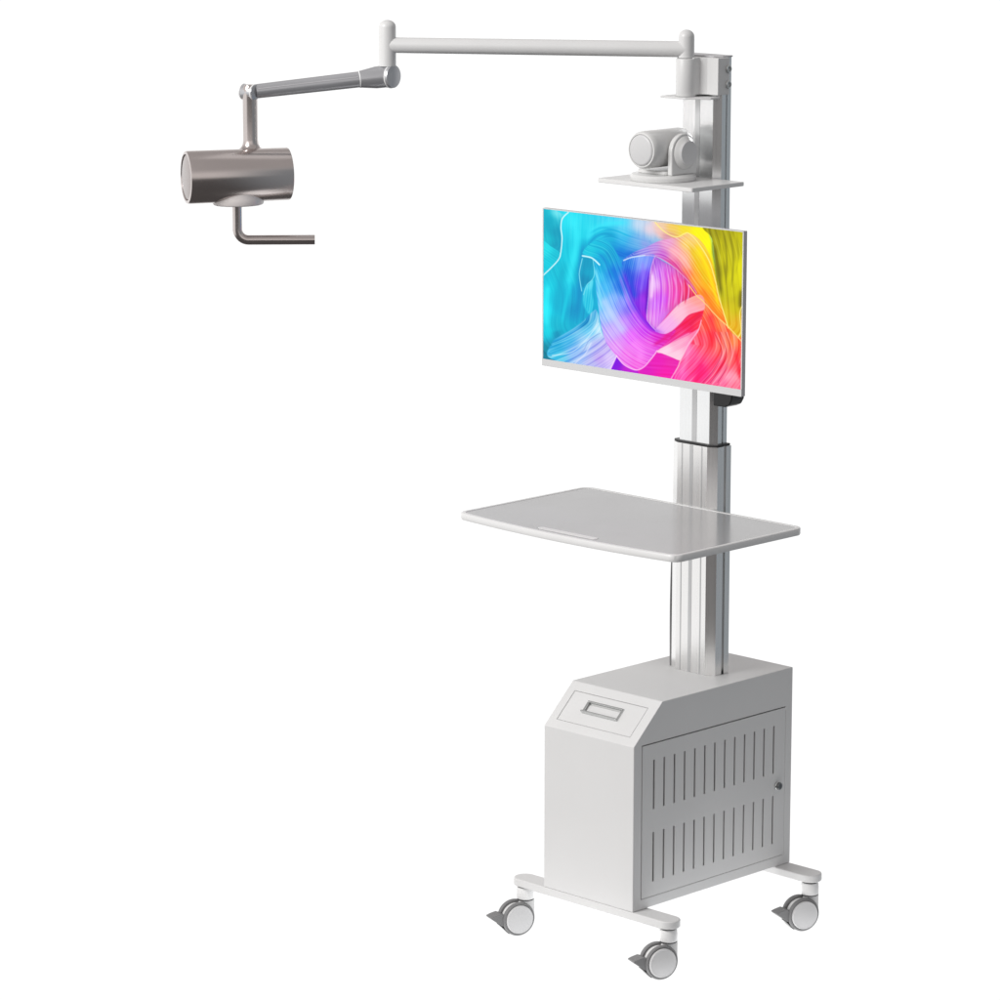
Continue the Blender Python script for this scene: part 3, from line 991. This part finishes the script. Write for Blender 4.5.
p.inputs['Base Color'].default_value = (.01, .01, .01, 1)
p.inputs['Roughness'].default_value = .35
p.inputs['Specular IOR Level'].default_value = .04
a_ = n.nodes.new('ShaderNodeAttribute'); a_.attribute_name = 'picture'
n.links.new(a_.outputs['Color'], p.inputs['Emission Color'])
p.inputs['Emission Strength'].default_value = 1.0
obj('screen', me, mt, mon)
settle(mon)

# ------------------------------------------------------------------ conference camera on the shelf
cz = Z(SZ)
CX, CY = -.0131, .2214
dc = thing('conference_camera', 'small white pan and tilt camera on the upper shelf of the cart', 'camera', (CX, CY, cz))
bm = BM()
lathe(bm, (CX, CY, cz + .0003), (0, 0, 1), [(0, .064), (.003, .066), (.008, .066), (.0125, .0625), (.0135, .058), (.0135, 0)], 64)
obj('base', bm, M['camw'], dc)
bc = Vector((CX + .001, CY + .002, Z(1.5075)))
bm = BM()
# barrel along y, rounded at both ends
RB2 = .0375
lathe(bm, bc + Vector((0, .060, 0)), (0, -1, 0), [(0, 0), (.0, .022), (.003, .030), (.010, .0360), (.018, RB2), (.116, RB2), (.1245, .0366), (.1280, .0345), (.1285, .0318), (.1262, .0310), (.1262, 0)], 64)
barrel = obj('barrel', bm, M['camw'], dc)
bm = BM()
lathe(bm, bc + Vector((0, -.0658, 0)), (0, -1, 0), [(0, .0304), (.0025, .0304), (.0042, .0288), (.0048, .0268), (.0048, 0)], 64)
obj('lens_cover', bm, M['camg'], dc)
# yoke: floor plate and one round-topped arm on the right, a low cheek on the left
bm = BM()
yz = cz + .0137


def arch(x, r, yc, zc_, z0):
    return [(x, yc - r, z0)] + [(x, yc - r * math.cos(a), zc_ + r * math.sin(a)) for a in [math.pi * k / 28 for k in range(29)]] + [(x, yc + r, z0)]


xr = bc.x + RB2 + .0012
yc_, zc_ = bc.y + .004, bc.z - .0065
prism(bm, arch(xr, .0375, yc_, zc_, yz), (.012, 0, 0))
prism(bm, [(x, y, yz) for x, y in rrect(bc.x - RB2 - .006, xr - .0003, bc.y - .036, yc_ + .037, .010)], (0, 0, .0078))
yk = obj('yoke', bm, M['camw'], dc, bev=.0028, seg=3)
bm = BM()
lathe(bm, (xr + .0119, yc_ + .001, zc_), (1, 0, 0), [(0, .0325), (.0015, .0330), (.0035, .0318), (.0070, .0270), (.0085, .0258), (.0092, .0254)], 56)
obj('pivot_ring', bm, M['camw'], dc)
bm = BM()
lathe(bm, (xr + .0200, yc_ + .001, zc_), (1, 0, 0), [(0, .0248), (.0030, .0248), (.0045, .0235), (.0048, .021), (.0048, 0)], 56)
obj('pivot_cap', bm, M['camg'], dc)
settle(dc)

# ------------------------------------------------------------------ surgical camera head hanging from the arm
hc0 = Q + (rt * (237.3 - 250) - up * (175.6 - 92)) * .002009 - back * 0.0
hx = (-rt * math.cos(R(17)) - back * math.sin(R(17))).normalized()           # lens direction
hx = Vector((hx.x, hx.y, -.004)).normalized()
hs = Vector((-hx.y, hx.x, 0)).normalized()
if hs.dot(back) > 0:
    hs = -hs
hd_ = thing('surgical_camera', 'brown grey metal cylinder camera head hanging from the end of the swing arm', 'camera head', hc0)
RH, HL = .0530, .1055
bm = BM()
lathe(bm, hc0 - hx * HL, hx, [(0, 0), (0, RH - .0022), (.0008, RH - .0006), (.0024, RH), (2 * HL - .004, RH), (2 * HL - .001, RH - .001), (2 * HL, RH - .003), (2 * HL, RH - .0065), (2 * HL - .005, RH - .0085), (2 * HL - .005, 0)], 96)
hbody = obj('camera_body', bm, M['steel'], hd_)
bm = BM()
lathe(bm, hc0 + hx * (HL - .0048), hx, [(0, .0443), (.003, .0440), (.0052, .036), (.0066, .020), (.0070, 0)], 64)
obj('lens', bm, M['lens'], hd_)
# neck with rounded flare into the body
nb = Vector((Q.x, Q.y, hc0.z + .045))
bm = BM()
pf = [(0, .033), (.0045, .0245), (.009, .0190), (.016, .0160), (.024, .0150)]
lathe(bm, nb, (0, 0, 1), pf + [(Q.z - nb.z - .006, .0150), (Q.z - nb.z + .008, .0150), (Q.z - nb.z + .0135, .0125), (Q.z - nb.z + .0150, .008), (Q.z - nb.z + .0150, 0)], 48)
neck = obj('neck', bm, M['steel'], hd_)
bm = BM()
cyl(bm, Q - pv * .0195, Q + pv * .0150, .0150, .0150, 40, .0012)
obj('neck_hinge', bm, M['grey'], hd_)
bm = BM()
ring(bm, Q - pv * .0165, pv, .0146, .0016)
obj('hinge_ring', bm, M['ring'], hd_)
bm = BM()
ring(bm, Q + pv * .0120, pv, .0146, .0016)
obj('hinge_ring', bm, M['ring'], hd_)
# saddle below and the bent handle
bm = BM()
sc = hc0 + hx * -.0015
a_, u_, v_ = hx, hs, Vector((0, 0, 1))
rg = []
for t, k in ((-.020, .94), (-.046, 1.0), (-.0545, 1.0), (-.0575, .97), (-.0590, .90)):
    rg.append([bm.verts.new(sc + hx * math.cos(2 * math.pi * i / 64) * .0520 * k + hs * math.sin(2 * math.pi * i / 64) * .0415 * k + Vector((0, 0, t))) for i in range(64)])
for A, B in zip(rg, rg[1:]):
    for i in range(64):
        bm.faces.new((A[i], A[(i + 1) % 64], B[(i + 1) % 64], B[i]))
bm.faces.new(rg[0]); bm.faces.new(rg[-1][::-1])
obj('saddle', bm, M['saddle'], hd_)
bm = BM()
hp = sc + hx * .0025
pts = [hp + Vector((0, 0, -.056)), hp + Vector((0, 0, -.08)), hp + Vector((0, 0, -.1105))]
rb = .022
bx = (rt * 1.0 + back * .03).normalized()
for k in range(1, 9):
    a = k / 9 * math.pi / 2
    pts.append(hp + Vector((0, 0, -.108 - rb * math.sin(a))) + bx * rb * (1 - math.cos(a)))
zl = -.108 - rb
for t in (rb, .06, .1, .150, .1555):
    pts.append(hp + Vector((0, 0, zl)) + bx * t)
tube(bm, pts, .0098, 24)
obj('handle', bm, M['steel'], hd_, bev=.0016)
settle(hd_)

for o in bpy.data.objects:
    o.select_set(False)
